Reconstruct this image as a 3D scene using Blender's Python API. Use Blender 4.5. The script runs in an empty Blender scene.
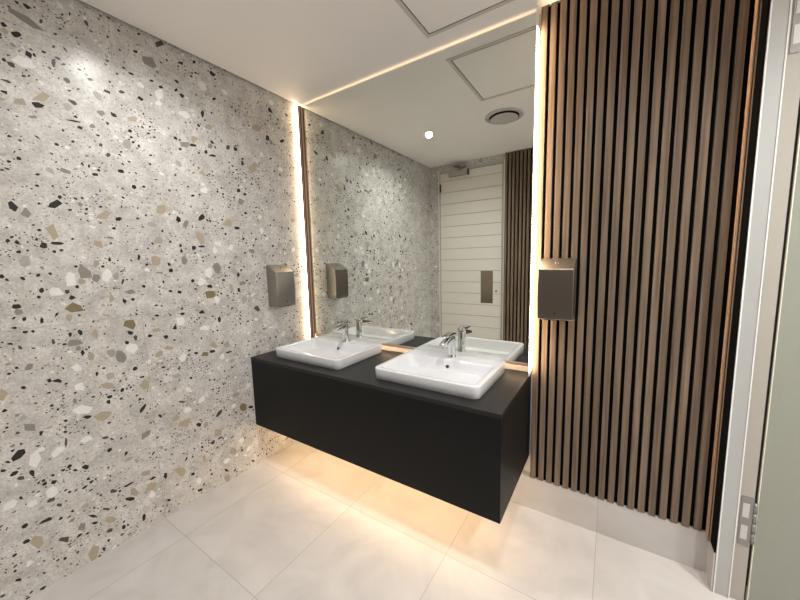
import bpy, bmesh, math, random
from mathutils import Matrix, Vector

C = bpy.context.scene.collection
SC = bpy.context.scene

# ------------------------------------------------------------------ camera, world, exposure
cam_data = bpy.data.cameras.new('camera')
cam_data.sensor_width = 36.0
cam_data.lens = 36.0 * 329.13 / 800.0
cam_data.clip_start = 0.01
cam = bpy.data.objects.new('camera', cam_data)
C.objects.link(cam)
right = Vector((0.84051, 0.54130, -0.02339))
fwd = Vector((-0.54001, 0.83346, -0.11720))
up = Vector((-0.04395, 0.11114, 0.99283))
m = Matrix.Identity(4)
for i in range(3):
    m[i][0], m[i][1], m[i][2] = right[i], up[i], -fwd[i]
m.translation = Vector((2.0679, -1.8423, 1.41395))
cam.matrix_world = m
SC.camera = cam

world = bpy.data.worlds.new('world')
SC.world = world
world.use_nodes = True
world.node_tree.nodes['Background'].inputs[0].default_value = (0.9, 0.95, 1.0, 1)
world.node_tree.nodes['Background'].inputs[1].default_value = 0.05

SC.view_settings.view_transform = 'Standard'
SC.view_settings.look = 'None'
SC.view_settings.gamma = 1.0
SC.view_settings.use_curve_mapping = False
SC.view_settings.exposure = 0.3

# light levels
DOWN_W = 72.0          # watts of each ceiling downlight
DOWN_COL = (1.0, 0.985, 0.955)
LED_COL = (1.0, 0.72, 0.45)
LED_SIDE = 34.0        # emission of the mirror's right strip
LED_LEFT = 13.0        # and of its left strip
LED_TOP = 2.0
LED_BOTTOM = 7.0
LED_UNDER = 31.0       # strip below the vanity

# ------------------------------------------------------------------ sizes (metres)
H = 2.6                # ceiling
XR = 3.6               # far right wall
YO = -2.145            # wall opposite the mirror
W = 2.4727             # right end of the slatted panel
L = 1.7122             # right end of the vanity
YS = -0.016            # front of the slats
YW = 0.03              # wall behind mirror and slats
ZT, ZB, YF = 0.784, 0.297, -0.5563   # vanity top, bottom, front

# ------------------------------------------------------------------ helpers
class MB:
    """collects shapes in world coordinates, built as one mesh object"""
    def __init__(s):
        s.v = []; s.f = []; s.mi = []; s.sm = []
    def face(s, pts, mi=0, smooth=False):
        n = len(s.v); s.v += [tuple(p) for p in pts]
        s.f.append(list(range(n, n + len(pts)))); s.mi.append(mi); s.sm.append(smooth)
    def box(s, x0, x1, y0, y1, z0, z1, mi=0):
        n = len(s.v)
        s.v += [(x0,y0,z0),(x1,y0,z0),(x1,y1,z0),(x0,y1,z0),(x0,y0,z1),(x1,y0,z1),(x1,y1,z1),(x0,y1,z1)]
        for q in ((0,3,2,1),(4,5,6,7),(0,1,5,4),(1,2,6,5),(2,3,7,6),(3,0,4,7)):
            s.f.append([n+k for k in q]); s.mi.append(mi); s.sm.append(False)
        return s
    def loft(s, loops, cap0=True, cap1=True, smooth=True, mi=0):
        k = len(loops[0]); n = len(s.v)
        for lp in loops: s.v += [tuple(p) for p in lp]
        for a in range(len(loops)-1):
            for i in range(k):
                j = (i+1) % k
                s.f.append([n+a*k+i, n+a*k+j, n+(a+1)*k+j, n+(a+1)*k+i]); s.mi.append(mi); s.sm.append(smooth)
        if cap0: s.f.append([n+i for i in reversed(range(k))]); s.mi.append(mi); s.sm.append(False)
        if cap1: s.f.append([n+(len(loops)-1)*k+i for i in range(k)]); s.mi.append(mi); s.sm.append(False)
        return s
    def cyl(s, p, axis, r, h, seg=24, r2=None, mi=0):
        p = Vector(p); ax = Vector(axis).normalized()
        u = ax.orthogonal().normalized(); w = ax.cross(u)
        r2 = r if r2 is None else r2
        lp = []
        for rr, d in ((r, 0), (r2, h)):
            lp.append([p + ax*d + u*rr*math.cos(2*math.pi*i/seg) + w*rr*math.sin(2*math.pi*i/seg) for i in range(seg)])
        return s.loft(lp, mi=mi)
    def build(s, name, mat, parent=None, bevel=0, seg=2, normals=True):
        off = parent_loc(parent)
        me = bpy.data.meshes.new(name)
        me.from_pydata([Vector(p) - off for p in s.v], [], s.f)
        for mt in (mat if isinstance(mat, (list, tuple)) else [mat]): me.materials.append(mt)
        for p, a, b in zip(me.polygons, s.mi, s.sm):
            p.material_index = a; p.use_smooth = b
        if normals:
            bm = bmesh.new(); bm.from_mesh(me)
            bmesh.ops.recalc_face_normals(bm, faces=bm.faces)
            bm.to_mesh(me); bm.free()
        me.update()
        o = bpy.data.objects.new(name, me); C.objects.link(o)
        if parent: o.parent = parent
        if bevel:
            b = o.modifiers.new('bevel', 'BEVEL'); b.width = bevel; b.segments = seg; b.limit_method = 'ANGLE'
            b.angle_limit = math.radians(40)
        return o

def parent_loc(p):
    v = Vector((0, 0, 0))
    while p:
        v += p.location; p = p.parent
    return v

def thing(name, loc, label, cat, group=None):
    o = bpy.data.objects.new(name, None); C.objects.link(o)
    o.location = loc; o.empty_display_size = 0.05
    o['label'] = label; o['category'] = cat
    if group: o['group'] = group
    return o

def structure(o, label=None, cat=None):
    o['kind'] = 'structure'
    if label: o['label'] = label
    if cat: o['category'] = cat
    return o

def copy_tree(o, loc=None, label=None, parent=None):
    c = o.copy(); C.objects.link(c)
    if parent: c.parent = parent
    if loc is not None: c.location = loc
    if label: c['label'] = label
    for ch in o.children: copy_tree(ch, parent=c)
    return c

def box(name, mat, x0, x1, y0, y1, z0, z1, parent=None, bevel=0, seg=2):
    return MB().box(x0, x1, y0, y1, z0, z1).build(name, mat, parent, bevel, seg)

# ------------------------------------------------------------------ materials
def pmat(name, col, rough=0.5, metal=0.0, spec=0.5, vary=0.0, scale=20.0, bump=0.0, stretch=(1, 1, 1), coat=0.0):
    mt = bpy.data.materials.new(name); mt.use_nodes = True
    nt = mt.node_tree; b = nt.nodes['Principled BSDF']
    b.inputs['Base Color'].default_value = (*col, 1)
    b.inputs['Roughness'].default_value = rough
    b.inputs['Metallic'].default_value = metal
    b.inputs['Specular IOR Level'].default_value = spec
    b.inputs['Coat Weight'].default_value = coat
    if vary or bump:
        tc = nt.nodes.new('ShaderNodeTexCoord'); mp = nt.nodes.new('ShaderNodeMapping')
        mp.inputs['Scale'].default_value = stretch
        nz = nt.nodes.new('ShaderNodeTexNoise'); nz.inputs['Scale'].default_value = scale
        nz.inputs['Detail'].default_value = 4
        nt.links.new(tc.outputs['Object'], mp.inputs[0]); nt.links.new(mp.outputs[0], nz.inputs['Vector'])
        if vary:
            mx = nt.nodes.new('ShaderNodeMix'); mx.data_type = 'RGBA'
            mx.inputs['A'].default_value = (*[max(0, c*(1-vary)) for c in col], 1)
            mx.inputs['B'].default_value = (*[min(1, c*(1+vary)) for c in col], 1)
            nt.links.new(nz.outputs['Fac'], mx.inputs['Factor'])
            nt.links.new(mx.outputs['Result'], b.inputs['Base Color'])
        if bump:
            bp_ = nt.nodes.new('ShaderNodeBump'); bp_.inputs['Strength'].default_value = bump
            bp_.inputs['Distance'].default_value = 0.002
            nt.links.new(nz.outputs['Fac'], bp_.inputs['Height']); nt.links.new(bp_.outputs[0], b.inputs['Normal'])
    return mt

def emit(name, col, strength):
    mt = bpy.data.materials.new(name); mt.use_nodes = True
    nt = mt.node_tree; b = nt.nodes['Principled BSDF']
    b.inputs['Base Color'].default_value = (0.8, 0.8, 0.8, 1)
    b.inputs['Emission Color'].default_value = (*col, 1)
    b.inputs['Emission Strength'].default_value = strength
    return mt

M_ceil = pmat('white_ceiling_paint', (0.88, 0.862, 0.845), 0.7, vary=0.015, scale=6)
M_plaster = pmat('off_white_plaster', (0.80, 0.785, 0.765), 0.7, vary=0.03, scale=5)
M_black = pmat('matte_black_laminate', (0.006, 0.006, 0.006), 0.45, spec=0.22, vary=0.15, scale=60, bump=0.03)
M_top = pmat('matte_black_worktop', (0.013, 0.013, 0.0135), 0.45, spec=0.4, vary=0.2, scale=80, bump=0.03)
M_felt = pmat('black_backing_felt', (0.006, 0.006, 0.006), 0.95, spec=0.05, vary=0.2, scale=200)
M_ceramic = pmat('white_glazed_ceramic', (0.70, 0.71, 0.74), 0.08, spec=0.55, vary=0.005, scale=3, coat=0.4)
M_chrome = pmat('polished_chrome', (0.78, 0.79, 0.80), 0.06, metal=1.0, vary=0.02, scale=30)
M_hole = pmat('dark_void', (0.01, 0.01, 0.01), 0.6, vary=0.1)
M_steel = pmat('brushed_stainless_steel', (0.36, 0.345, 0.32), 0.30, metal=1.0, vary=0.10, scale=60, stretch=(1, 1, 14), bump=0.05)
M_plate = pmat('aged_brushed_plate', (0.30, 0.27, 0.23), 0.34, metal=1.0, vary=0.2, scale=40, stretch=(12, 1, 1))
M_bronze = pmat('bronze_anodised_trim', (0.60, 0.39, 0.28), 0.38, metal=0.4, vary=0.08, scale=30)
M_bronze_d = pmat('dark_bronze_edge', (0.09, 0.06, 0.045), 0.4, metal=0.5, vary=0.08, scale=30)
M_alu = pmat('grey_aluminium_frame', (0.46, 0.467, 0.46), 0.42, metal=0.1, vary=0.03, scale=20)
M_alu_l = pmat('pale_aluminium_highlight', (0.85, 0.85, 0.84), 0.35, vary=0.02, scale=20)  # paler aluminium, paints highlights on the door frame lips
M_beige = pmat('beige_painted_frame', (0.42, 0.395, 0.35), 0.45, vary=0.04, scale=30)
M_leaf = pmat('grey_green_door_laminate', (0.305, 0.315, 0.27), 0.5, vary=0.06, scale=160, bump=0.05)
M_cream = pmat('cream_door_lipping', (0.82, 0.79, 0.66), 0.5, vary=0.03, scale=30)
M_plank = pmat('cream_painted_planks', (0.74, 0.72, 0.67), 0.55, vary=0.04, scale=12, stretch=(1, 1, 8))
M_groove = pmat('shadow_groove_paint', (0.30, 0.28, 0.25), 0.7, vary=0.05)
M_vent = pmat('off_white_vent_plastic', (0.52, 0.50, 0.495), 0.45, vary=0.02, scale=8)
M_hatch = pmat('grey_hatch_trim', (0.60, 0.58, 0.55), 0.5, vary=0.03, scale=12)
M_hinge = pmat('satin_nickel_hinge', (0.32, 0.31, 0.30), 0.4, metal=0.7, vary=0.06, scale=60)
M_hinge_l = pmat('bare_hinge_inset', (0.60, 0.59, 0.57), 0.4, metal=0.3, vary=0.04, scale=60)
M_rubber = pmat('black_rubber_seal', (0.012, 0.011, 0.010), 0.8, vary=0.1)

def mirror_mat():
    mt = bpy.data.materials.new('silvered_mirror_glass'); mt.use_nodes = True
    b = mt.node_tree.nodes['Principled BSDF']
    b.inputs['Base Color'].default_value = (0.83, 0.86, 0.82, 1)
    b.inputs['Metallic'].default_value = 1.0
    b.inputs['Roughness'].default_value = 0.0
    return mt
M_mirror = mirror_mat()

def tile_mat(name, base, x0, y0, pitch_x, pitch_y, grout):
    """large porcelain tiles with thin joints and cloudy marbling"""
    mt = bpy.data.materials.new(name); mt.use_nodes = True
    nt = mt.node_tree; b = nt.nodes['Principled BSDF']; lk = nt.links.new
    tc = nt.nodes.new('ShaderNodeTexCoord'); sp = nt.nodes.new('ShaderNodeSeparateXYZ')
    lk(tc.outputs['Object'], sp.inputs[0])
    def joint(sock, o, p):
        a = nt.nodes.new('ShaderNodeMath'); a.operation = 'SUBTRACT'; a.inputs[1].default_value = o; lk(sock, a.inputs[0])
        w_ = nt.nodes.new('ShaderNodeMath'); w_.operation = 'DIVIDE'; w_.inputs[1].default_value = p; lk(a.outputs[0], w_.inputs[0])
        fl = nt.nodes.new('ShaderNodeMath'); fl.operation = 'FLOOR'; lk(w_.outputs[0], fl.inputs[0])
        fr = nt.nodes.new('ShaderNodeMath'); fr.operation = 'FRACT'; lk(w_.outputs[0], fr.inputs[0])
        h_ = nt.nodes.new('ShaderNodeMath'); h_.operation = 'SUBTRACT'; h_.inputs[1].default_value = 0.5; lk(fr.outputs[0], h_.inputs[0])
        ab = nt.nodes.new('ShaderNodeMath'); ab.operation = 'ABSOLUTE'; lk(h_.outputs[0], ab.inputs[0])
        g = nt.nodes.new('ShaderNodeMath'); g.operation = 'GREATER_THAN'; g.inputs[1].default_value = 0.5 - 0.0014/p; lk(ab.outputs[0], g.inputs[0])
        return g.outputs[0], fl.outputs[0]
    gx, ix = joint(sp.outputs[0], x0, pitch_x)
    gy, iy = joint(sp.outputs[1], y0, pitch_y)
    mxm = nt.nodes.new('ShaderNodeMath'); mxm.operation = 'MAXIMUM'; lk(gx, mxm.inputs[0]); lk(gy, mxm.inputs[1])
    cb = nt.nodes.new('ShaderNodeCombineXYZ'); lk(ix, cb.inputs[0]); lk(iy, cb.inputs[1])
    wn = nt.nodes.new('ShaderNodeTexWhiteNoise'); wn.noise_dimensions = '3D'; lk(cb.outputs[0], wn.inputs['Vector'])
    ad = nt.nodes.new('ShaderNodeVectorMath'); ad.operation = 'MULTIPLY_ADD'
    ad.inputs[1].default_value = (5, 5, 5); lk(wn.outputs['Color'], ad.inputs[0]); lk(tc.outputs['Object'], ad.inputs[2])
    n1 = nt.nodes.new('ShaderNodeTexNoise'); n1.inputs['Scale'].default_value = 3.2; n1.inputs['Detail'].default_value = 7
    n1.inputs['Distortion'].default_value = 1.6; lk(ad.outputs[0], n1.inputs['Vector'])
    cr = nt.nodes.new('ShaderNodeValToRGB')
    e = cr.color_ramp.elements
    e[0].position = 0.30; e[0].color = (*[c*0.90 for c in base], 1)
    e[1].position = 0.68; e[1].color = (*[min(1, c*1.07) for c in base], 1)
    x = e.new(0.5); x.color = (*base, 1)
    lk(n1.outputs['Fac'], cr.inputs[0])
    mx = nt.nodes.new('ShaderNodeMix'); mx.data_type = 'RGBA'; lk(mxm.outputs[0], mx.inputs['Factor'])
    lk(cr.outputs[0], mx.inputs['A']); mx.inputs['B'].default_value = (*grout, 1)
    lk(mx.outputs['Result'], b.inputs['Base Color'])
    b.inputs['Roughness'].default_value = 0.36
    b.inputs['Specular IOR Level'].default_value = 0.35
    return mt
M_floor = tile_mat('pale_porcelain_floor_tile', (0.545, 0.522, 0.505), 0.232, 0.08, 0.608, 0.613, (0.36, 0.33, 0.30))
M_skirt = tile_mat('pale_porcelain_skirting', (0.545, 0.522, 0.505), 0.232, 50.0, 0.608, 100.0, (0.42, 0.38, 0.35))

def wood_mat():
    mt = bpy.data.materials.new('walnut_slat_veneer'); mt.use_nodes = True
    nt = mt.node_tree; b = nt.nodes['Principled BSDF']; lk = nt.links.new
    tc = nt.nodes.new('ShaderNodeTexCoord'); mp = nt.nodes.new('ShaderNodeMapping')
    mp.inputs['Scale'].default_value = (60, 60, 1.6); lk(tc.outputs['Object'], mp.inputs[0])
    nz = nt.nodes.new('ShaderNodeTexNoise'); nz.inputs['Scale'].default_value = 1.6; nz.inputs['Detail'].default_value = 6
    nz.inputs['Distortion'].default_value = 0.4
    lk(mp.outputs[0], nz.inputs['Vector'])
    cr = nt.nodes.new('ShaderNodeValToRGB'); e = cr.color_ramp.elements
    e[0].position = 0.28; e[0].color = (0.105, 0.074, 0.052, 1)
    e[1].position = 0.74; e[1].color = (0.235, 0.174, 0.124, 1)
    lk(nz.outputs['Fac'], cr.inputs[0])
    # every slat its own tint
    sp = nt.nodes.new('ShaderNodeSeparateXYZ'); lk(tc.outputs['Object'], sp.inputs[0])
    dv = nt.nodes.new('ShaderNodeMath'); dv.operation = 'DIVIDE'; dv.inputs[1].default_value = 0.0408; lk(sp.outputs[0], dv.inputs[0])
    fl = nt.nodes.new('ShaderNodeMath'); fl.operation = 'FLOOR'; lk(dv.outputs[0], fl.inputs[0])
    wn = nt.nodes.new('ShaderNodeTexWhiteNoise'); wn.noise_dimensions = '1D'; lk(fl.outputs[0], wn.inputs['W'])
    mr = nt.nodes.new('ShaderNodeMapRange'); mr.inputs['To Min'].default_value = 0.82; mr.inputs['To Max'].default_value = 1.15
    lk(wn.outputs['Value'], mr.inputs['Value'])
    ml = nt.nodes.new('ShaderNodeMix'); ml.data_type = 'RGBA'; ml.blend_type = 'MULTIPLY'; ml.inputs['Factor'].default_value = 1
    lk(cr.outputs[0], ml.inputs['A']); lk(mr.outputs[0], ml.inputs['B'])
    lk(ml.outputs['Result'], b.inputs['Base Color'])
    b.inputs['Roughness'].default_value = 0.5
    b.inputs['Specular IOR Level'].default_value = 0.3
    return mt
M_wood = wood_mat()
M_slat_lit = pmat('lit_slat_veneer', (0.52, 0.34, 0.22), 0.5, spec=0.3, vary=0.12, scale=8, stretch=(20, 20, 1))  # return slat wood, its orange light put into the base colour

def terrazzo_base():
    mt = bpy.data.materials.new('terrazzo_ground'); mt.use_nodes = True
    nt = mt.node_tree; b = nt.nodes['Principled BSDF']; lk = nt.links.new
    tc = nt.nodes.new('ShaderNodeTexCoord')
    n1 = nt.nodes.new('ShaderNodeTexNoise'); n1.inputs['Scale'].default_value = 11; n1.inputs['Detail'].default_value = 9; n1.inputs['Distortion'].default_value = 0.8
    lk(tc.outputs['Object'], n1.inputs['Vector'])
    cr = nt.nodes.new('ShaderNodeValToRGB'); e = cr.color_ramp.elements
    e[0].position = 0.33; e[0].color = (0.48, 0.465, 0.443, 1)
    e[1].position = 0.68; e[1].color = (0.66, 0.645, 0.622, 1)
    lk(n1.outputs['Fac'], cr.inputs[0])
    # fine aggregate speckle
    vo = nt.nodes.new('ShaderNodeTexVoronoi'); vo.inputs['Scale'].default_value = 150; lk(tc.outputs['Object'], vo.inputs['Vector'])
    sp = nt.nodes.new('ShaderNodeSeparateColor'); lk(vo.outputs['Color'], sp.inputs[0])
    mr = nt.nodes.new('ShaderNodeMapRange'); mr.inputs['To Min'].default_value = 0.86; mr.inputs['To Max'].default_value = 1.12
    lk(sp.outputs[0], mr.inputs['Value'])
    ml = nt.nodes.new('ShaderNodeMix'); ml.data_type = 'RGBA'; ml.blend_type = 'MULTIPLY'; ml.inputs['Factor'].default_value = 1
    lk(cr.outputs[0], ml.inputs['A']); lk(mr.outputs[0], ml.inputs['B'])
    lk(ml.outputs['Result'], b.inputs['Base Color'])
    b.inputs['Roughness'].default_value = 0.28
    b.inputs['Specular IOR Level'].default_value = 0.3
    return mt
TZ = {'base': terrazzo_base()}
for k, col in dict(k=(0.022, 0.020, 0.018), d=(0.085, 0.075, 0.068), b=(0.075, 0.05, 0.03), g=(0.26, 0.245, 0.225),
                   l=(0.40, 0.39, 0.37), t=(0.42, 0.36, 0.275), u=(0.38, 0.34, 0.285), o=(0.21, 0.175, 0.10),
                   w=(0.78, 0.775, 0.76), s=(0.30, 0.285, 0.26)).items():
    TZ[k] = pmat('terrazzo_chip_' + {'k': 'black', 'd': 'charcoal', 'b': 'brown', 'g': 'grey', 'l': 'pale_grey', 't': 'tan',
                 'u': 'taupe', 'o': 'olive', 'w': 'white', 's': 'joint'}[k], col, 0.28, spec=0.3, vary=0.12, scale=70)
TZK = list(TZ)
TZM = [TZ[k] for k in TZK]

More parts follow.
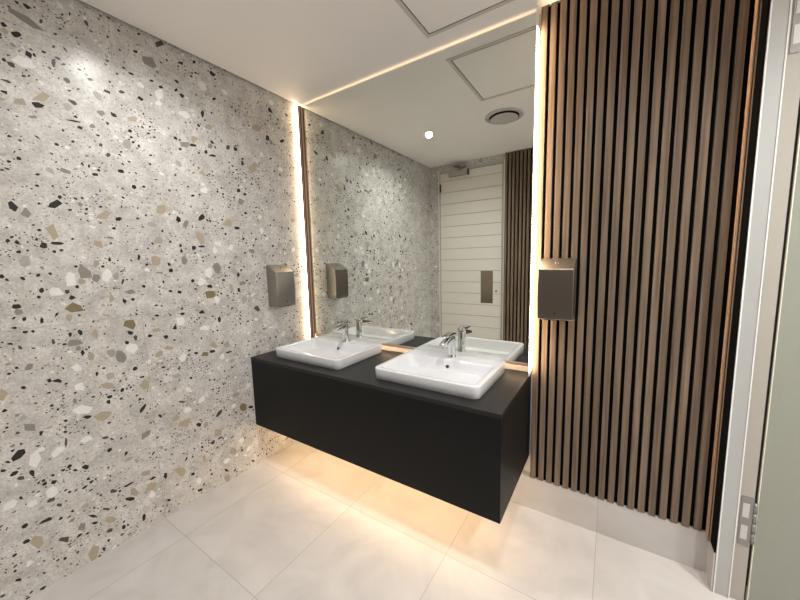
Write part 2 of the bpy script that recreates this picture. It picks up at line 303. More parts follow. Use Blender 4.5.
# ------------------------------------------------------------------ terrazzo wall cladding
CHIPS = """
-1.415 2.431 0.0562 -0.0253 -0.0071 -0.0146 g
-1.456 2.358 0.0126 0.0001 -0.0041 -0.0125 k
-1.485 2.379 0.0086 -0.0027 -0.0034 -0.0081 k
-1.376 2.450 0.0068 0.0037 -0.0009 -0.0090 d
-1.225 2.523 0.0050 -0.0100 -0.0050 -0.0058 d
-1.355 2.296 0.0006 -0.0175 -0.0071 -0.0047 d
-1.323 2.306 0.0090 0.0041 -0.0006 -0.0055 d
-1.311 2.373 0.0058 -0.0072 -0.0028 -0.0040 d
-1.348 2.366 0.0057 0.0001 -0.0023 -0.0067 d
-1.469 2.313 0.0066 -0.0051 -0.0032 -0.0058 g
-1.511 2.119 0.0096 -0.0029 -0.0029 -0.0075 k
-1.502 2.164 0.0146 -0.0017 -0.0016 -0.0048 d
-1.121 2.272 0.0119 0.0022 -0.0018 -0.0075 d
-1.074 2.376 0.0099 -0.0011 -0.0022 -0.0052 k
-1.043 2.492 0.0089 -0.0016 -0.0039 -0.0079 k
-1.410 2.138 0.0277 0.0105 -0.0022 -0.0207 t
-1.469 2.097 0.0249 0.0030 -0.0036 -0.0165 u
-1.421 2.103 0.0181 0.0022 -0.0024 -0.0106 k
-1.311 2.157 0.0127 -0.0075 -0.0046 -0.0086 d
-1.449 2.262 0.0296 -0.0060 -0.0079 -0.0208 w
-1.216 2.217 0.0155 -0.0112 -0.0082 -0.0132 l
-1.314 2.074 0.0215 0.0021 -0.0010 -0.0045 k
-1.295 2.051 0.0084 -0.0014 -0.0024 -0.0068 k
-1.250 2.071 0.0113 0.0010 -0.0022 -0.0094 g
-1.212 2.143 0.0113 -0.0044 -0.0068 -0.0139 g
-1.164 2.150 0.0127 -0.0094 -0.0052 -0.0081 k
-1.441 2.049 0.0131 0.0028 -0.0012 -0.0075 g
-1.327 2.129 0.0181 -0.0022 -0.0062 -0.0179 l
-1.086 2.157 0.0234 -0.0022 -0.0057 -0.0153 t
-1.437 1.970 0.0077 -0.0059 -0.0021 -0.0039 d
-1.451 1.815 0.0108 0.0021 -0.0005 -0.0046 k
-1.262 1.852 0.0107 0.0021 -0.0008 -0.0074 k
-1.162 1.887 0.0122 -0.0001 -0.0022 -0.0094 k
-1.303 1.891 0.0060 -0.0045 -0.0029 -0.0050 k
-1.281 1.887 0.0050 0.0011 -0.0010 -0.0100 k
-1.115 1.820 0.0064 -0.0073 -0.0057 -0.0069 k
-1.537 1.675 0.0109 -0.0141 -0.0072 -0.0115 k
-1.412 1.696 0.0223 0.0107 0.0014 -0.0147 k
-1.413 1.839 0.0099 -0.0063 -0.0048 -0.0100 l
-1.105 2.094 0.0079 -0.0031 -0.0038 -0.0073 k
-1.542 1.874 0.0120 0.0030 -0.0008 -0.0078 l
-1.504 1.648 0.0171 0.0018 -0.0022 -0.0206 g
-1.249 1.668 0.0269 0.0085 0.0009 -0.0231 t
-1.432 1.574 0.0161 -0.0252 -0.0157 -0.0199 t
-1.283 1.529 0.0207 -0.0068 -0.0050 -0.0165 t
-1.192 1.654 0.0155 -0.0002 -0.0017 -0.0098 k
-1.467 1.517 0.0126 0.0003 -0.0013 -0.0124 k
-1.422 1.528 0.0184 0.0006 -0.0007 -0.0066 k
-1.540 1.529 0.0062 -0.0070 -0.0038 -0.0068 k
-1.540 1.488 0.0080 0.0001 -0.0008 -0.0074 k
-1.527 1.447 0.0141 -0.0002 -0.0028 -0.0261 l
-1.344 1.398 0.0161 -0.0255 -0.0166 -0.0189 g
-1.309 1.368 0.0146 -0.0008 -0.0019 -0.0189 g
-1.359 1.355 0.0170 -0.0031 -0.0020 -0.0119 u
-1.395 1.368 0.0182 -0.0011 -0.0032 -0.0316 w
-1.448 1.314 0.0252 -0.0023 -0.0020 -0.0198 w
-1.266 1.380 0.0191 -0.0009 -0.0034 -0.0339 w
-1.397 1.236 0.0286 -0.0038 -0.0025 -0.0242 o
-1.260 1.267 0.0116 -0.0012 -0.0024 -0.0245 t
-1.398 1.284 0.0130 -0.0083 -0.0036 -0.0095 k
-1.413 1.313 0.0085 -0.0008 -0.0012 -0.0117 b
-1.491 1.324 0.0046 -0.0084 -0.0062 -0.0074 k
-1.502 1.297 0.0070 -0.0026 -0.0013 -0.0058 k
-1.377 1.331 0.0081 -0.0006 -0.0010 -0.0096 k
-1.571 1.265 0.0136 -0.0018 -0.0010 -0.0091 k
-1.565 1.241 0.0110 -0.0016 -0.0013 -0.0124 g
-1.540 1.378 0.0068 -0.0055 -0.0027 -0.0063 k
-1.597 1.390 0.0099 -0.0033 -0.0017 -0.0078 k
-1.209 1.346 0.0074 -0.0021 -0.0033 -0.0136 k
-1.186 1.290 0.0252 0.0004 -0.0003 -0.0132 g
-1.210 1.247 0.0071 -0.0134 -0.0068 -0.0057 k
-1.175 1.250 0.0071 -0.0008 -0.0009 -0.0097 k
-1.249 1.455 0.0054 -0.0001 -0.0010 -0.0102 k
-1.128 1.467 0.0069 -0.0000 -0.0016 -0.0170 k
-1.480 1.421 0.0069 -0.0002 -0.0009 -0.0086 g
-1.237 1.561 0.0138 -0.0025 -0.0014 -0.0057 g
-1.232 1.374 0.0097 -0.0120 -0.0101 -0.0127 u
-1.301 1.439 0.0131 -0.0002 -0.0019 -0.0189 u
-1.200 1.127 0.0279 -0.0049 -0.0024 -0.0246 o
-1.253 0.967 0.0231 -0.0061 -0.0033 -0.0334 g
-1.289 0.999 0.0161 -0.0040 -0.0020 -0.0198 u
-1.203 1.007 0.0230 -0.0054 -0.0028 -0.0284 w
-1.337 1.102 0.0119 -0.0024 -0.0026 -0.0258 t
-1.411 1.077 0.0253 -0.0007 -0.0000 -0.0140 g
-1.388 1.122 0.0070 0.0049 0.0051 -0.0139 k
-1.424 1.117 0.0068 -0.0014 -0.0011 -0.0109 k
-1.390 1.022 0.0073 -0.0047 -0.0045 -0.0146 k
-1.404 1.047 0.0090 -0.0022 -0.0012 -0.0116 g
-1.363 0.996 0.0141 -0.0037 -0.0022 -0.0214 u
-1.420 0.958 0.0166 -0.0049 -0.0019 -0.0186 w
-1.486 0.918 0.0150 -0.0082 -0.0019 -0.0090 k
-1.509 0.927 0.0069 -0.0022 -0.0010 -0.0093 k
-1.562 1.004 0.0123 0.0031 0.0018 -0.0141 g
-1.316 0.839 0.0211 -0.0072 -0.0015 -0.0154 t
-1.646 0.909 0.0135 -0.0050 -0.0027 -0.0253 t
-1.504 1.195 0.0062 -0.0010 -0.0014 -0.0134 k
-1.419 1.194 0.0111 -0.0017 -0.0018 -0.0172 t
-1.556 1.155 0.0073 0.0015 0.0005 -0.0067 k
-1.585 1.177 0.0080 -0.0015 -0.0006 -0.0053 k
-1.479 1.095 0.0049 0.0028 0.0035 -0.0130 d
-1.603 1.114 0.0074 -0.0017 -0.0006 -0.0057 k
-1.202 1.080 0.0124 -0.0053 -0.0024 -0.0098 k
-1.183 1.051 0.0089 -0.0019 -0.0013 -0.0130 d
-1.221 1.034 0.0085 -0.0019 -0.0010 -0.0102 k
-1.349 0.697 0.0276 0.0019 0.0039 -0.0259 t
-1.405 0.714 0.0159 -0.0008 0.0008 -0.0100 k
-1.322 0.756 0.0075 -0.0029 -0.0010 -0.0100 k
-1.263 0.797 0.0054 -0.0064 -0.0055 -0.0086 k
-1.414 0.866 0.0169 -0.0058 -0.0019 -0.0188 w
-1.416 0.756 0.0343 -0.0140 -0.0019 -0.0190 w
-1.350 0.910 0.0057 -0.0018 -0.0012 -0.0116 k
-1.439 0.807 0.0069 -0.0026 -0.0012 -0.0121 g
-1.585 0.741 0.0177 -0.0134 -0.0046 -0.0201 g
-1.628 0.641 0.0192 0.0136 0.0052 -0.0159 k
-1.587 0.592 0.0150 -0.0179 -0.0124 -0.0321 w
-1.517 0.598 0.0229 0.0108 0.0055 -0.0187 w
-1.675 0.444 0.0221 0.0055 0.0035 -0.0181 w
-1.552 0.420 0.0176 0.0135 0.0089 -0.0230 w
-1.601 0.544 0.0078 -0.0046 -0.0015 -0.0144 k
-1.633 0.540 0.0107 -0.0065 -0.0010 -0.0090 d
-1.676 0.598 0.0084 -0.0024 0.0000 -0.0074 k
-1.487 0.629 0.0047 -0.0024 -0.0022 -0.0212 d
-1.436 0.477 0.0123 -0.0038 0.0002 -0.0117 k
-1.470 0.481 0.0092 -0.0041 -0.0003 -0.0078 k
-1.487 0.511 0.0069 0.0041 0.0028 -0.0081 k
-1.542 0.466 0.0107 -0.0006 0.0010 -0.0088 k
-1.571 0.474 0.0074 0.0031 0.0022 -0.0080 k
-1.560 0.390 0.0150 0.0007 0.0016 -0.0099 d
-1.538 0.351 0.0086 -0.0035 0.0001 -0.0098 d
-1.385 0.224 0.0140 -0.0061 0.0003 -0.0130 d
-1.288 0.214 0.0167 -0.0091 -0.0003 -0.0100 k
-1.285 0.293 0.0213 0.0016 0.0014 -0.0058 k
-1.269 0.241 0.0206 -0.0133 -0.0021 -0.0214 u
-1.347 0.296 0.0128 -0.0034 0.0010 -0.0112 d
-1.374 0.157 0.0231 -0.0080 0.0014 -0.0170 t
-1.435 0.222 0.0171 -0.0087 -0.0000 -0.0084 k
-1.433 0.183 0.0104 -0.0036 0.0005 -0.0071 k
-1.584 0.307 0.0229 0.0022 0.0017 -0.0090 k
-1.642 0.454 0.0050 -0.0033 -0.0007 -0.0064 k
-1.341 0.513 0.0094 0.0023 0.0027 -0.0102 k
-1.558 0.706 0.0066 0.0060 0.0032 -0.0078 k
-1.503 0.251 0.0145 0.0042 0.0021 -0.0078 g
-1.617 0.228 0.0154 -0.0226 -0.0097 -0.0240 t
-1.537 0.176 0.0175 -0.0064 0.0010 -0.0155 d
-1.477 0.195 0.0094 -0.0165 -0.0115 -0.0165 g
-1.646 0.256 0.0108 -0.0003 0.0013 -0.0088 k
-1.685 0.104 0.0095 -0.0042 0.0004 -0.0077 k
-1.449 0.040 0.0137 -0.0250 -0.0192 -0.0259 t
-1.240 0.076 0.0077 -0.0055 -0.0019 -0.0198 k
-1.412 0.026 0.0064 -0.0053 -0.0011 -0.0107 k
-1.624 0.008 0.0096 -0.0001 0.0013 -0.0068 k
-1.001 1.722 0.0302 0.0064 -0.0004 -0.0211 t
-0.925 1.678 0.0091 -0.0155 -0.0090 -0.0071 k
-0.797 1.697 0.0213 0.0117 0.0053 -0.0138 k
-0.887 1.655 0.0126 -0.0040 -0.0092 -0.0218 g
-0.816 1.578 0.0229 0.0093 0.0087 -0.0328 t
-0.635 1.675 0.0198 -0.0189 -0.0229 -0.0219 t
-0.581 1.653 0.0163 -0.0030 -0.0037 -0.0101 k
-0.855 1.520 0.0133 0.0003 -0.0011 -0.0122 k
-0.811 1.528 0.0208 0.0005 -0.0006 -0.0065 k
-0.926 1.531 0.0060 -0.0070 -0.0060 -0.0061 k
-0.548 1.894 0.0140 0.0022 -0.0013 -0.0153 k
-0.512 1.755 0.0144 0.0015 -0.0008 -0.0092 k
-0.506 2.075 0.0114 0.0026 -0.0013 -0.0154 k
-0.432 2.063 0.0304 0.0065 -0.0027 -0.0330 t
-0.836 1.819 0.0116 0.0017 -0.0006 -0.0063 k
-0.660 1.610 0.0091 0.0005 -0.0008 -0.0088 k
-1.055 1.448 0.0243 -0.0003 -0.0029 -0.0299 t
-0.913 1.449 0.0148 -0.0001 -0.0024 -0.0262 g
-0.732 1.400 0.0246 0.0057 0.0060 -0.0338 g
-0.783 1.373 0.0203 -0.0009 -0.0030 -0.0339 w
-0.831 1.318 0.0265 -0.0017 -0.0020 -0.0227 w
-0.786 1.238 0.0289 -0.0028 -0.0023 -0.0257 o
-0.786 1.288 0.0152 -0.0071 -0.0048 -0.0106 k
-0.987 1.392 0.0119 0.0030 0.0015 -0.0102 k
-0.957 1.269 0.0139 -0.0013 -0.0008 -0.0091 k
-0.845 1.138 0.0155 -0.0022 -0.0011 -0.0120 k
-0.949 1.143 0.0136 -0.0020 -0.0008 -0.0092 k
-1.077 1.152 0.0121 -0.0018 -0.0007 -0.0070 k
-1.121 1.049 0.0131 0.0001 0.0004 -0.0087 k
-0.744 1.079 0.0094 -0.0015 -0.0017 -0.0195 k
-0.963 1.103 0.0239 -0.0040 -0.0021 -0.0229 w
-0.839 1.041 0.0292 -0.0054 -0.0014 -0.0158 w
-1.087 1.074 0.0214 -0.0041 -0.0011 -0.0119 t
-1.122 1.314 0.0095 -0.0051 -0.0031 -0.0077 k
-1.044 1.382 0.0190 -0.0008 -0.0007 -0.0070 g
-0.571 1.294 0.0248 0.0024 0.0013 -0.0132 g
-0.650 1.270 0.0133 0.0012 0.0024 -0.0258 t
-0.600 1.251 0.0100 0.0045 0.0077 -0.0156 k
-0.599 1.349 0.0104 -0.0005 -0.0014 -0.0170 k
-0.480 1.110 0.0230 -0.0031 -0.0017 -0.0208 d
-0.878 1.328 0.0099 -0.0006 -0.0010 -0.0105 k
-0.621 1.376 0.0204 -0.0008 -0.0022 -0.0258 l
-1.169 0.792 0.0246 -0.0083 -0.0029 -0.0300 t
-1.187 0.671 0.0145 0.0171 0.0058 -0.0081 k
-0.797 0.480 0.0190 0.0143 0.0083 -0.0117 b
-0.997 0.502 0.0286 0.0095 0.0102 -0.0249 t
-0.923 0.460 0.0139 -0.0063 -0.0012 -0.0135 k
-0.853 0.878 0.0253 0.0007 0.0028 -0.0183 o
-0.806 0.885 0.0175 -0.0011 0.0008 -0.0102 k
-0.795 0.923 0.0243 -0.0056 -0.0020 -0.0225 t
-1.089 0.941 0.0205 0.0058 0.0040 -0.0148 t
-1.037 0.963 0.0246 -0.0058 -0.0011 -0.0118 t
-0.636 0.456 0.0232 -0.0181 -0.0117 -0.0219 o
-0.582 0.436 0.0176 -0.0040 0.0011 -0.0119 k
-0.713 0.908 0.0195 -0.0045 -0.0022 -0.0258 u
-0.943 0.758 0.0112 -0.0002 0.0010 -0.0068 k
-1.173 0.838 0.0157 -0.0015 0.0003 -0.0060 k
-0.896 0.604 0.0176 0.0114 0.0076 -0.0124 w
-0.960 0.693 0.0214 -0.0075 -0.0016 -0.0178 w
-1.001 0.632 0.0176 -0.0068 -0.0005 -0.0059 d
-0.702 0.855 0.0188 0.0003 0.0011 -0.0067 k
-0.900 0.899 0.0100 -0.0025 -0.0007 -0.0078 k
-0.884 0.441 0.0105 -0.0092 -0.0089 -0.0179 u
-1.116 0.596 0.0075 -0.0090 -0.0044 -0.0061 k
-0.988 2.469 0.0304 -0.0056 -0.0122 -0.0242 g
-0.927 2.585 0.0244 0.0121 -0.0017 -0.0179 d
-0.844 2.360 0.0110 -0.0040 -0.0058 -0.0095 k
-0.944 2.365 0.0099 -0.0023 -0.0043 -0.0082 k
-0.831 2.535 0.0129 -0.0003 -0.0040 -0.0088 k
-0.759 2.573 0.0048 -0.0071 -0.0077 -0.0075 k
-0.657 2.553 0.0128 -0.0072 -0.0080 -0.0101 k
-0.661 2.411 0.0105 0.0039 -0.0010 -0.0117 k
-0.870 2.379 0.0050 -0.0035 -0.0080 -0.0104 k
-0.723 2.456 0.0177 -0.0200 -0.0181 -0.0185 w
-0.954 2.326 0.0194 0.0074 -0.0025 -0.0259 w
-0.835 2.264 0.0289 -0.0078 -0.0112 -0.0203 w
-0.737 2.302 0.0088 0.0030 -0.0021 -0.0229 k
-0.267 2.482 0.0129 -0.0156 -0.0104 -0.0082 k
-0.181 2.303 0.0213 0.0088 0.0018 -0.0118 k
-0.303 2.286 0.0134 0.0077 0.0073 -0.0180 k
-0.276 2.263 0.0137 0.0077 0.0070 -0.0171 g
-0.897 2.120 0.0091 -0.0059 -0.0055 -0.0076 k
-0.850 2.098 0.0225 0.0020 -0.0047 -0.0188 g
-0.793 2.141 0.0249 0.0070 -0.0018 -0.0204 t
-0.804 2.106 0.0185 0.0017 -0.0025 -0.0099 k
-0.709 2.127 0.0139 -0.0044 -0.0097 -0.0164 g
-0.695 2.154 0.0107 -0.0081 -0.0061 -0.0069 k
-0.547 2.152 0.0112 -0.0080 -0.0073 -0.0079 k
-0.597 2.148 0.0121 -0.0010 -0.0069 -0.0159 d
-0.384 2.330 0.0284 -0.0001 -0.0109 -0.0244 t
-0.699 2.075 0.0209 -0.0003 -0.0025 -0.0073 k
-0.736 2.086 0.0101 0.0025 -0.0010 -0.0116 k
-0.817 0.361 0.0224 -0.0198 -0.0131 -0.0253 t
-0.853 0.309 0.0115 0.0081 0.0063 -0.0096 b
-0.808 0.317 0.0170 0.0020 0.0026 -0.0071 k
-0.911 0.233 0.0114 -0.0063 -0.0020 -0.0226 t
-0.919 0.312 0.0073 -0.0038 -0.0007 -0.0081 k
-0.983 0.173 0.0103 0.0035 0.0039 -0.0088 k
-0.730 0.183 0.0267 -0.0141 -0.0023 -0.0271 u
-0.784 0.027 0.0196 0.0051 0.0121 -0.0253 u
-0.786 0.081 0.0151 -0.0151 -0.0038 -0.0070 k
-0.880 0.112 0.0077 -0.0045 -0.0008 -0.0090 k
-0.599 0.044 0.0118 -0.0066 -0.0010 -0.0122 d
-1.049 0.228 0.0254 -0.0149 -0.0027 -0.0297 t
-1.180 0.266 0.0166 0.0019 0.0023 -0.0080 k
-1.122 0.246 0.0073 -0.0060 -0.0040 -0.0155 k
-1.189 0.224 0.0248 0.0023 0.0061 -0.0218 t
-0.954 0.050 0.0132 0.0002 0.0034 -0.0108 k
-1.119 0.094 0.0096 -0.0064 -0.0006 -0.0070 k
"""
def chip_poly(rng, cu, cv, A, B, n=None):
    n = n or rng.choice((4, 5, 5, 6, 7))
    a0 = rng.random()*6.283
    pts = []
    for i in range(n):
        a = a0 + 2*math.pi*(i + rng.uniform(-.32, .32))/n
        r = rng.uniform(0.78, 1.16)
        pts.append((cu + r*(A[0]*math.cos(a) + B[0]*math.sin(a)), cv + r*(A[1]*math.cos(a) + B[1]*math.sin(a))))
    return pts

def terrazzo(mb, u0, u1, v0, v1, place, seed, listed=(), density=1.0, seams_u=(), seams_v=()):
    """scatter stone chips on a rectangle; place(u, v, d) gives the 3-D point d in front of the face"""
    rng = random.Random(seed)
    cell = {}
    def free(u, v, r):
        k = (int(u/.06), int(v/.06))
        for i in (-1, 0, 1):
            for j in (-1, 0, 1):
                for (x, y, q) in cell.get((k[0]+i, k[1]+j), ()):
                    if (x-u)**2 + (y-v)**2 < (q+r)**2: return False
        return True
    def put(u, v, r): cell.setdefault((int(u/.06), int(v/.06)), []).append((u, v, r))
    cnt = [0]
    def add(pts, k):
        cnt[0] += 1
        d = 0.0003 + 0.00002*(cnt[0] % 7)
        pts = [(min(max(p, u0), u1), min(max(q, v0), v1)) for p, q in pts]
        mb.face([place(p, q, d) for p, q in pts], TZK.index(k))
    for (u, v, a0, a1, b0, b1, k) in listed:
        a0, a1, b0, b1 = [1.12*t for t in (a0, a1, b0, b1)]
        A, B = (a0, a1), (b0, b1)
        r = max(math.hypot(*A), math.hypot(*B))
        add(chip_poly(rng, u, v, A, B), k)
        put(u, v, min(0.8*r, math.sqrt(abs(a0*b1 - a1*b0))*1.15))
    area = (u1-u0)*(v1-v0)*density
    hubs = [(rng.uniform(u0, u1), rng.uniform(v0, v1)) for _ in range(int(26*area) + 1)]
    # (count per m2, size range, kinds)
    for n, s0, s1, kinds in ((3.5, .020, .034, 'ttugglww'), (24, .012, .026, 'wwwwwllltu'), (66, .007, .014, 'kkkkkddgltuwww'),
                             (560, .0038, .0088, 'kkkkkkddbglww'), (1700, .0015, .0045, 'kkkkdddgglwb')):
        for _ in range(int(n*area)):
            for _t in range(4):
                u, v = rng.uniform(u0, u1), rng.uniform(v0, v1)
                r = rng.uniform(s0, s1)
                if s1 < .009 and rng.random() < .38:
                    hb = rng.choice(hubs); u, v = rng.gauss(hb[0], .038), rng.gauss(hb[1], .026)
                    if not (u0 < u < u1 and v0 < v < v1): continue
                if free(u, v, r): break
            else: continue
            th = rng.random()*3.1416; asp = rng.uniform(.42, .95)
            if rng.random() < .5: th = rng.gauss(0, .45)
            A = (r*math.cos(th), r*math.sin(th)); B = (-asp*r*math.sin(th), asp*r*math.cos(th))
            add(chip_poly(rng, u, v, A, B, rng.choice((4, 5)) if r < .006 else None), rng.choice(kinds))
            if r > .004: put(u, v, r*.8)
    for s, a, c in seams_u: mb.face([place(*p, .0006) for p in ((s-.0008, a), (s+.0008, a), (s+.0008, c), (s-.0008, c))], TZK.index('s'))
    for s in seams_v: mb.face([place(*p, .0006) for p in ((u0, s-.0008), (u1, s-.0008), (u1, s+.0008), (u0, s+.0008))], TZK.index('s'))

listed = []
for ln in CHIPS.strip().split('\n'):
    q = ln.split(); listed.append((*map(float, q[:6]), q[6]))

wl = MB().box(-0.1, 0, YO - 0.1, YW + 0.1, 0, H + 0.08)
terrazzo(wl, YO, YW, 0, H + 0.04, lambda u, v, d: (d, u, v), 7, listed, 1.0, ((-1.757, 1.167, 2.398), (-0.53, 1.167, 2.398), (-1.145, 0, 1.167), (-1.145, 2.398, H + .04)), (1.167, 2.398))
wall_left = structure(wl.build('wall_left', TZM, normals=False), 'pale terrazzo tiled wall left of the vanity', 'wall')

# ------------------------------------------------------------------ floor, ceiling, other walls
structure(box('floor', M_floor, -0.1, XR + 0.1, YO - 0.1, YW + 0.1, -0.1, 0), 'pale large tile floor', 'floor')
structure(box('ceiling', M_ceil, 0.020, XR + 0.1, YO + 0.004, YW + 0.1, H, H + 0.1), 'white ceiling', 'ceiling')
structure(box('trim_1', M_hole, -0.1, 0.013, YO - 0.1, YW + 0.1, H + 0.081, H + 0.1), 'dark shadow gap along the ceiling edge', 'trim')
structure(box('wall_back', M_plaster, 0.001, 2.4785, YW, YW + 0.1, 0, H), 'wall behind mirror and slats', 'wall')
structure(box('baseboard_back', M_skirt, 0.001, W, -0.012, YW - 0.0005, 0, 0.19), 'tile skirting below the slats', 'baseboard')
structure(box('baseboard_right', M_skirt, W + 0.0005, 2.4785, -0.11, YW - 0.0005, 0, 0.178), 'tile skirting on the return beside the door frame', 'baseboard')
structure(box('wall_right', M_plaster, XR, XR + 0.1, YO - 0.1, YW + 0.1, 0, H), 'plain wall at the far right', 'wall')

# right end of the back wall: return plus wall around door
wb = MB()
wb.box(2.479, 2.5800, -0.098, 0.13, 2.43, H)
wb.box(2.479, 2.5300, -0.060, 0.13, 0, 2.43)
wb.box(2.5800, 3.42, -0.098, 0.13, 2.43, H)
wb.box(3.42, XR, -0.098, 0.13, 0, H)
structure(wb.build('wall_door', M_plaster), 'wall around the grey green door', 'wall')

# wall opposite the mirror: terrazzo, door, slats
wo = MB()
wo.box(0.0, 0.145, YO - 0.1, YO, 0, H + 0.08)
wo.box(0.145, 0.985, YO - 0.1, YO, 2.535, H + 0.08)
terrazzo(wo, 0.0, 0.145, 0, H + .04, lambda u, v, d: (u, YO + d, v), 21)
terrazzo(wo, 0.145, 0.985, 2.535, H + .04, lambda u, v, d: (u, YO + d, v), 22)
structure(wo.build('wall_front', TZM, normals=False), 'terrazzo wall around the plank door opposite the mirror', 'wall')
structure(box('wall_front.001', M_plaster, 0.985, XR, YO - 0.1, YO, 0, H), 'wall behind the slats opposite the mirror', 'wall')

# ------------------------------------------------------------------ slatted panels
def slats_x(mb, x0, n, pitch, w, ya, yb, z0, z1):
    for i in range(n): mb.box(x0 + i*pitch, x0 + i*pitch + w, ya, yb, z0, z1)

sp = thing('slat_panel', (2.1, YW, 0.19), 'walnut slatted wall panel right of the mirror, from skirting to ceiling', 'wall panel')
box('backing_board', M_felt, 1.7240, W, 0.002, YW - 0.0005, 0.1905, H - 0.001, sp)
mb = MB(); slats_x(mb, 1.728, 18, 0.0408, 0.0265, YS, 0.0018, 0.1905, H - 0.001)
mb.build('slats', M_wood, sp, 0.0012, 1)
rt = thing('slat_panel', (W, -0.05, 0.18), 'pair of thin wood slats with light painted into their colour, on black backing beside the grey door frame', 'wall panel')
box('backing_board', M_felt, W + 0.0006, 2.4784, -0.1085, YW - 0.0008, 0.1785, H - 0.001, rt)
MB().box(2.4692, W, -0.050, -0.0175, 0.1785, H - 0.001).build('slat', M_slat_lit, rt, 0.0006, 1)
MB().box(2.4612, 2.4655, -0.050, -0.0175, 0.1785, H - 0.001).build('slat', M_slat_lit, rt, 0.0006, 1)
so = thing('slat_panel', (2.3, YO, 0.0), 'dark slatted wall panel seen in the mirror, right of the plank door', 'wall panel')
box('backing_board', M_felt, 0.987, XR - 0.001, YO + 0.0005, YO + 0.014, 0.001, H - 0.001, so)
mb = MB(); slats_x(mb, 0.992, 63, 0.0408, 0.0240, YO + 0.0142, YO + 0.042, 0.001, H - 0.001)
mb.build('slats', M_wood, so, 0.0012, 1)

# ------------------------------------------------------------------ grey green door at the right edge
d1 = thing('door_1', (2.58, -0.1, 0), 'grey green flush door in an aluminium frame at the right edge', 'door'); structure(d1)
box('frame_jamb', M_alu, 2.480, 2.5305, -0.111, -0.0605, 0, 2.47, d1, 0.002)
mb = MB(); mb.box(2.480, 2.4845, -0.1135, -0.1112, 0, 2.47); mb.box(2.5265, 2.5305, -0.1135, -0.1112, 0, 2.47)
mb.build('frame_edge', M_alu_l, d1)  # raised lips coloured paler in place of edge highlights
box('frame_rebate', M_beige, 2.5315, 2.574, -0.104, -0.02, 0, 2.43, d1, 0.0015)
box('door_seal', M_rubber, 2.5745, 2.5825, -0.096, -0.03, 0.075, 2.42, d1)
lf = box('door_leaf', M_leaf, 2.586, 3.40, -0.106, -0.064, 0.006, 2.42, d1)
box('lipping', M_cream, 2.5828, 2.5858, -0.106, -0.064, 0.006, 2.42, d1)
box('frame_jamb', M_alu, 3.402, 3.42, -0.111, -0.02, 0, 2.43, d1, 0.002)
box('frame_head', M_alu, 2.5312, 3.4195, -0.111, -0.0985, 2.431, 2.47, d1, 0.002)
for zc in (0.355, 2.185):
    hg = box('hinge', M_hinge, 2.5375, 2.5735, -0.1065, -0.1042, zc - 0.105, zc + 0.105, d1)
    mb = MB()
    for k in (-1, 1): mb.box(2.543, 2.562, -0.1075, -0.1066, zc + k*0.047 - 0.03, zc + k*0.047 + 0.03)
    mb.build('hinge_inset', M_hinge_l, hg)
    mb = MB()
    for k in (-0.066, -0.022, 0.022, 0.066): mb.cyl((2.5782, -0.1065, zc + k - 0.0205), (0, 0, 1), 0.0062, 0.041, 16)
    mb.build('hinge_knuckle', M_hinge, hg)
mb = MB().cyl((3.33, -0.106, 1.02), (0, -1, 0), 0.025, 0.008, 24); mb.cyl((3.33, -0.114, 1.02), (0, -1, 0), 0.009, 0.04, 16)
mb.box(3.21, 3.34, -0.160, -0.146, 1.01, 1.03)
mb.build('door_handle', M_hinge, d1)

# ------------------------------------------------------------------ plank door opposite the mirror
d2 = thing('door_2', (0.56, YO, 0), 'cream plank door with push plate and closer, seen in the mirror', 'door'); structure(d2)
Y0 = YO
box('door_core', M_groove, 0.168, 0.952, Y0 - 0.04, Y0 - 0.004, 0.008, 2.498, d2)
mb = MB(); z = 0.008
edges = [0.008] + [0.572 + 0.1405*k for k in range(-4, 14) if 0.572 + 0.1405*k < 2.45] + [2.498]
edges = [e for e in edges]
for a, b in zip(edges[:-1], edges[1:]):
    mb.box(0.168, 0.952, Y0 - 0.004, Y0 + 0.008, a + 0.002, b - 0.002)
mb.build('plank_face', M_plank, d2, 0.002, 1)
mb = MB(); mb.box(0.1455, 0.165, Y0 - 0.02, Y0 + 0.012, 0, 2.534); mb.box(0.955, 0.9845, Y0 - 0.02, Y0 + 0.012, 0, 2.534); mb.box(0.165, 0.955, Y0 - 0.02, Y0 + 0.012, 2.502, 2.534)
mb.build('door_frame', M_alu, d2, 0.002)
mb = MB(); mb.box(0.9755, 0.9845, Y0 + 0.0122, Y0 + 0.016, 0, 2.534); mb.box(0.1455, 0.1530, Y0 + 0.0122, Y0 + 0.016, 0, 2.534)
mb.build('frame_edge', M_alu_l, d2)
box('push_plate', M_plate, 0.705, 0.855, Y0 + 0.0082, Y0 + 0.011, 0.878, 1.272, d2, 0.001)
MB().cyl((0.895, Y0 + 0.0082, 1.03), (0, 1, 0), 0.012, 0.004, 20).build('keyhole_escutcheon', M_plate, d2)
for zc in (2.32, 0.3):
    box('hinge', M_bronze_d, 0.160, 0.182, Y0 + 0.0125, Y0 + 0.02, zc - 0.05, zc + 0.05, d2)
cl = box('door_closer', M_beige, 0.30, 0.55, Y0 + 0.0085, Y0 + 0.055, 2.435, 2.497, d2, 0.003)
mb = MB(); mb.box(0.545, 0.552, Y0 + 0.009, Y0 + 0.056, 2.433, 2.499); mb.build('end_cap', M_bronze_d, cl)
mb = MB(); mb.cyl((0.44, Y0 + 0.035, 2.497), (0, 0, 1), 0.012, 0.035, 16)
mb.box(0.42, 0.52, Y0 + 0.022, Y0 + 0.045, 2.528, 2.536); mb.box(0.38, 0.46, Y0 + 0.022, Y0 + 0.11, 2.538, 2.546)
mb.build('closer_arm', M_hinge, cl)

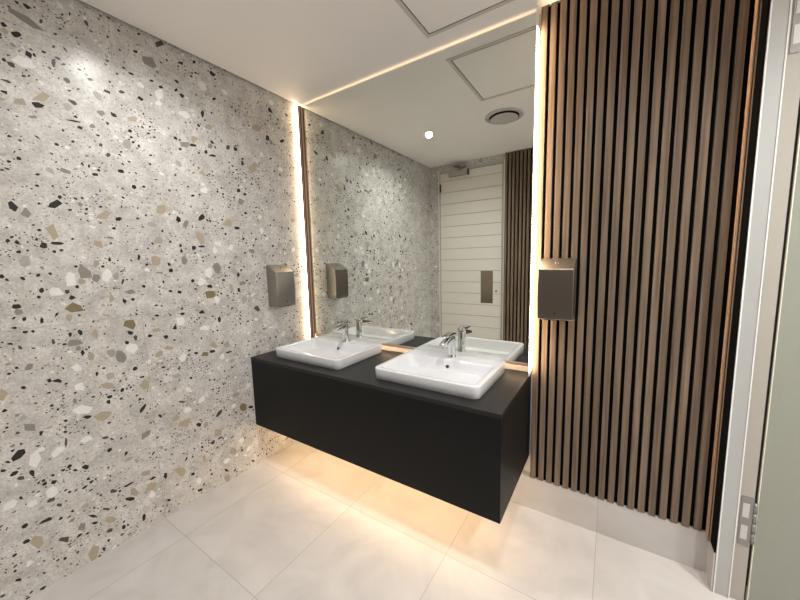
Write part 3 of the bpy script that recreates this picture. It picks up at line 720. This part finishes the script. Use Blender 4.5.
# ------------------------------------------------------------------ vanity
va = thing('vanity_unit', (L/2, YW, ZB), 'long matte black floating vanity under the mirror', 'vanity')
mb = MB()
BX = (0.443, 1.2925); BY = -0.2450; KX, KY = 1.025, 1.045
xs = [0.002]; 
for c in BX: xs += [c - 0.25*KX, c + 0.25*KX]
xs += [L]
ys = [YF, BY - 0.186*KY, BY + 0.09*KY, 0.0295]
for i in range(len(xs) - 1):
    for j in range(3):
        if j == 1 and i in (1, 3): continue
        mb.box(xs[i], xs[i+1], ys[j], ys[j+1], ZT - 0.02, ZT)
ct = mb.build('countertop', M_top, va)
bm = bmesh.new(); bm.from_mesh(ct.data)
bmesh.ops.remove_doubles(bm, verts=bm.verts, dist=1e-5)
seen = {}
for f in list(bm.faces):
    k = tuple(sorted(v.index for v in f.verts)); seen.setdefault(k, []).append(f)
bmesh.ops.delete(bm, geom=[f for v in seen.values() if len(v) > 1 for f in v], context='FACES_ONLY')
bmesh.ops.recalc_face_normals(bm, faces=bm.faces)
bm.to_mesh(ct.data); bm.free()
box('front_panel', M_black, 0.003, L, YF + 0.0005, YF + 0.02, ZB, ZT - 0.0203, va)
box('end_panel', M_black, L - 0.02, L, YF + 0.0203, 0.0295, ZB, ZT - 0.0203, va)
box('bottom_panel', M_black, 0.003, L - 0.0203, YF + 0.0203, 0.0295, ZB + 0.001, ZB + 0.018, va)
box('led_strip', emit('warm_led_under_vanity', (1.0, 0.68, 0.38), LED_UNDER), 0.06, L - 0.06, -0.33, -0.30, ZB - 0.006, ZB + 0.0008, va)

# ------------------------------------------------------------------ basins
def rrect(hx, y0, y1, r, z, n=6):
    pts = []
    for cx, cy, a0 in ((hx-r, y1-r, 0), (-hx+r, y1-r, 90), (-hx+r, y0+r, 180), (hx-r, y0+r, 270)):
        for i in range(n+1):
            a = math.radians(a0 + 90*i/n)
            pts.append((cx + r*math.cos(a), cy + r*math.sin(a), z))
    return pts

def make_basin(cx, label):
    b = thing('wash_basin', (cx, BY, ZT), label, 'basin', 'white basins on the black vanity')
    o = Vector((cx, BY, ZT))
    lp = [rrect(.2840, -.2170, .2170, .030, .0005), rrect(.2860, -.2190, .2190, .032, .002), rrect(.2880, -.2210, .2210, .034, .030),
          rrect(.2895, -.2225, .2225, .034, .0555), rrect(.2888, -.2218, .2218, .034, .0590), rrect(.2870, -.2200, .2200, .033, .0610), rrect(.2840, -.2170, .2170, .030, .0616),
          rrect(.2650, -.1990, .1060, .030, .0612), rrect(.2605, -.1945, .1010, .030, .0590), rrect(.2560, -.1900, .0965, .030, .0520),
          rrect(.2400, -.1760, .0850, .040, .0250), rrect(.2180, -.1560, .0710, .050, .0000), rrect(.1850, -.1320, .0500, .060, -.0220),
          rrect(.1200, -.1000, .0150, .050, -.0330), rrect(.0300, -.0500, -.0150, .0170, -.0370)]
    mb = MB().loft([[Vector((p[0]*KX, p[1]*KY, p[2])) + o for p in l] for l in lp])
    mb.build('bowl', M_ceramic, b)
    MB().cyl(o + Vector((0, -.0325, -.0368)), (0, 0, 1), .022, .004, 24, .019).build('drain', M_chrome, b)
    nrm = Vector((0, -0.9, 0.43)).normalized()
    p = o + Vector((0, .0855, .0215))
    ov = MB().cyl(p, nrm, .0125, .0025, 24, .011).build('overflow_ring', M_chrome, b)
    MB().cyl(p + nrm*.0026, nrm, .0085, .0006, 20).build('overflow_hole', M_hole, ov)
    return b
basin = make_basin(BX[0], 'white rectangular wash basin near the terrazzo wall, the farther of the two')
copy_tree(basin, (BX[1], BY, ZT), 'white rectangular wash basin near the wooden slats, the nearer of the two')

def make_tap(x, y, label):
    z = ZT + 0.0617
    t = thing('basin_tap', (x, y, z), label, 'tap', 'chrome mixer taps on the basins')
    o = Vector((x, y, z))
    def ring(zc, rx, ry, yc=0, n=28): return [o + Vector((rx*math.cos(2*math.pi*i/n), yc + ry*math.sin(2*math.pi*i/n), zc)) for i in range(n)]
    MB().loft([ring(0, .0265, .0265), ring(.003, .0270, .0270), ring(.006, .0250, .0250), ring(.02, .0240, .0240), ring(.08, .0230, .0235, -.001),
               ring(.118, .0215, .024, -.003), ring(.124, .0205, .023, -.003)]).build('tap_body', M_chrome, t)
    # spout: flattened tube leaving the body towards the bowl, dipping at its tip
    lps = []
    for yc, zc, hx, hz in ((.004, .108, .0215, .024), (-.025, .110, .0220, .023), (-.060, .108, .0225, .0190), (-.100, .103, .0220, .0150), (-.130, .098, .020, .0110), (-.138, .097, .015, .007)):
        lps.append([o + Vector((hx*(abs(math.cos(a))**.6)*math.copysign(1, math.cos(a)), yc, zc + hz*(abs(math.sin(a))**.6)*math.copysign(1, math.sin(a)))) for a in [2*math.pi*(i+.5)/24 for i in range(24)]])
    sp_ = MB().loft(lps).build('spout', M_chrome, t)
    MB().cyl(o + Vector((0, -.116, .0885)), (0, -.1, -1), .009, .006, 16).build('aerator', M_hole, sp_)
    lps = []
    for yc, zc, hx, hz in ((.024, .133, .014, .004), (.018, .137, .021, .009), (-.006, .140, .0225, .0115), (-.030, .140, .0225, .0100), (-.062, .139, .0215, .0070), (-.104, .139, .0200, .0045), (-.112, .139, .015, .002)):
        lps.append([o + Vector((hx*(abs(math.cos(a))**.6)*math.copysign(1, math.cos(a)), yc, zc + hz*(abs(math.sin(a))**.6)*math.copysign(1, math.sin(a)))) for a in [2*math.pi*(i+.5)/24 for i in range(24)]])
    MB().loft(lps).build('lever', M_chrome, t)
    MB().cyl(o + Vector((0, -.002, .1245)), (0, 0, 1), .017, .007, 24).build('cartridge_collar', M_rubber, t)
    return t
tap = make_tap(0.457, -0.092, 'chrome mixer tap on the basin near the terrazzo wall')
copy_tree(tap, (1.290, -0.092, ZT + 0.0617), 'chrome mixer tap on the basin near the slatted panel')

# ------------------------------------------------------------------ mirror with its light profiles
YM = -0.018
mi = thing('wall_mirror', (0.9, YW, 0.785), 'large frameless mirror over the vanity, lit around its edges', 'mirror')
box('mirror_glass', M_mirror, 0.0435, 1.7115, YM, YM + 0.004, 0.846, 2.586, mi)
box('mirror_backing', M_plaster, 0.07, 1.70, YM + 0.0045, YW - 0.0005, 0.875, 2.55, mi)
mb = MB(); mb.box(0.0320, 0.0430, -0.045, -0.005, ZT + 0.001, 2.588)
lp_ = mb.build('light_profile', M_bronze, mi, 0.001)
box('profile_edge', M_bronze_d, 0.0320, 0.0360, -0.0475, -0.0452, ZT + 0.001, 2.588, lp_)
box('profile_edge', M_bronze_d, 0.0400, 0.0430, -0.0475, -0.0452, ZT + 0.001, 2.588, lp_)
box('profile_groove', M_bronze_d, 0.0431, 0.0434, -0.036, -0.027, ZT + 0.002, 2.586, lp_)
box('led_strip', emit('warm_led_left', LED_COL, LED_LEFT), 0.0120, 0.0318, -0.044, -0.028, ZT + 0.004, 2.592, lp_)
rp = box('light_profile', M_alu_l, 1.7120, 1.7150, -0.053, 0.0, ZT + 0.001, 2.588, mi)
box('led_strip', emit('warm_led_side', LED_COL, LED_SIDE), 1.7152, 1.7195, -0.052, -0.0125, ZT + 0.03, 2.50, rp)
br = box('bottom_rail', M_bronze, 0.075, 1.7115, -0.030, 0.005, 0.833, 0.8455, mi, 0.001)
box('led_strip', emit('warm_led_bottom', LED_COL, LED_BOTTOM), 0.10, 1.70, -0.020, 0.0, 0.8300, 0.8328, br)
box('led_strip', emit('warm_led_top', LED_COL, LED_TOP), 0.06, 1.705, -0.014, -0.004, 2.5862, 2.588, mi)

# ------------------------------------------------------------------ steel dispensers
def make_dispenser(loc, label):
    """local frame: width along x, depth towards -y, built at the origin and then turned"""
    t = thing('wall_dispenser', (0, 0, 0), label, 'dispenser', 'brushed steel dispensers beside the mirror')
    prof = [(0, 0), (0, .297)] + [(.012, .2965), (.096, .247), (.100, .243)] + [(.100 + .006*math.sin(math.pi*k/8), .243 - .243*k/8) for k in range(1, 8)] + [(.100, 0.003), (.097, 0)]
    hw = .0785
    mb = MB().loft([[(s*hw, -d, z) for d, z in prof] for s in (-1, 1)], smooth=False)
    mb.build('cover', M_steel, t, 0.003, 2)
    n = Vector((0, -.05, .084)).normalized()
    p = Vector((0, -.052, .2735))
    lk_ = MB().cyl(p - n*.001, n, .009, .003, 20).build('lock', M_chrome, t)
    mb = MB(); q = p + n*.0024
    mb.box(q.x - .0015, q.x + .0015, q.y - .005, q.y + .005, q.z - .002, q.z + .0015); mb.build('keyhole', M_hole, lk_)
    MB().cyl((0, -.1025, .032), (0, -1, 0), .006, .0012, 3).build('level_window', M_hole, t)
    mb = MB(); mb.box(-.05, .05, -.092, -.03, -.004, 0.0005); mb.build('outlet', M_hole, t)
    t.location = loc
    return t
dl = make_dispenser((0, 0, 0), 'brushed steel dispenser on the terrazzo wall left of the mirror')
dr = copy_tree(dl, (1.8385, YS - 0.0008, 1.113), 'brushed steel dispenser on the slatted panel right of the mirror')
dl.location = (0.0015, -0.309, 1.113); dl.rotation_euler = (0, 0, math.pi/2)

# ------------------------------------------------------------------ ceiling fittings
hx0, hx1, hy0, hy1 = 1.175, 1.825, -0.766, -0.135
ch = thing('ceiling_hatch', ((hx0+hx1)/2, (hy0+hy1)/2, H), 'square access hatch in the ceiling above the nearer basin', 'hatch')
mb = MB(); w_ = .022
for a in ((hx0, hx1, hy0, hy0+w_), (hx0, hx1, hy1-w_, hy1), (hx0, hx0+w_, hy0+w_, hy1-w_), (hx1-w_, hx1, hy0+w_, hy1-w_)): mb.box(*a, H - .004, H - .0003)
mb.build('hatch_frame', M_hatch, ch, .001, 1)
mb = MB(); g = .006
for a in ((hx0+w_, hx1-w_, hy0+w_, hy0+w_+g), (hx0+w_, hx1-w_, hy1-w_-g, hy1-w_), (hx0+w_, hx0+w_+g, hy0+w_+g, hy1-w_-g), (hx1-w_-g, hx1-w_, hy0+w_+g, hy1-w_-g)): mb.box(*a, H - .0015, H - .0003)
mb.build('hatch_gap', M_hole, ch)
box('hatch_panel', M_ceil, hx0+w_+g, hx1-w_-g, hy0+w_+g, hy1-w_-g, H - .003, H - .0003, ch)

vx, vy = 1.245, -1.131
cv = thing('ceiling_vent', (vx, vy, H), 'round ceiling air vent seen in the mirror beside the hatch', 'vent')
def rings(mb, prof, n=48): return mb.loft([[(vx + r*math.cos(2*math.pi*i/n), vy + r*math.sin(2*math.pi*i/n), H + z) for i in range(n)] for r, z in prof], False, False)
rings(MB(), ((.155, -.0003), (.155, -.006), (.148, -.011), (.128, -.013), (.122, -.010), (.122, -.0003))).build('vent_ring', M_vent, cv)
MB().cyl((vx, vy, H - .0008), (0, 0, 1), .1215, .0005, 48).build('vent_throat', M_hole, cv)
rings(MB(), ((.0001, -.030), (.09, -.030), (.108, -.027), (.112, -.022), (.108, -.019), (.0001, -.018))).build('vent_disc', M_vent, cv)
MB().cyl((vx, vy, H - .019), (0, 0, 1), .012, .0185, 16).build('vent_stem', M_vent, cv)

M_lens = emit('downlight_lens', DOWN_COL, 40.0)
def downlight(x, y, label, watts):
    t = thing('downlight', (x, y, H), label, 'downlight', 'recessed ceiling downlights')
    n = 32
    MB().loft([[(x + r*math.cos(2*math.pi*i/n), y + r*math.sin(2*math.pi*i/n), H + z) for i in range(n)] for r, z in ((.045, -.0003), (.045, -.003), (.042, -.005), (.032, -.004), (.030, -.0003))], False, False).build('trim_ring', M_vent, t)
    MB().cyl((x, y, H - .0025), (0, 0, 1), .0295, .002, 32).build('lens', M_lens, t)
    ld = bpy.data.lights.new('downlight_beam', 'SPOT'); ld.energy = watts; ld.color = DOWN_COL
    ld.spot_size = math.radians(160); ld.spot_blend = 1.0; ld.shadow_soft_size = 0.03
    lo = bpy.data.objects.new('downlight_beam', ld); C.objects.link(lo); lo.parent = t; lo.location = (0, 0, -.012)
downlight(0.56, -1.086, 'small bright ceiling downlight seen in the mirror before the plank door', DOWN_W*0.62)
downlight(1.96, -1.086, 'ceiling downlight above the middle of the room, outside the view', DOWN_W*0.85)
downlight(3.15, -0.75, 'ceiling downlight before the grey green door, outside the view', DOWN_W*1.15)
downlight(3.15, -1.75, 'added fill downlight in the far right corner of the room, outside the view', DOWN_W*1.6)  # added out of view to raise the ambient bounce
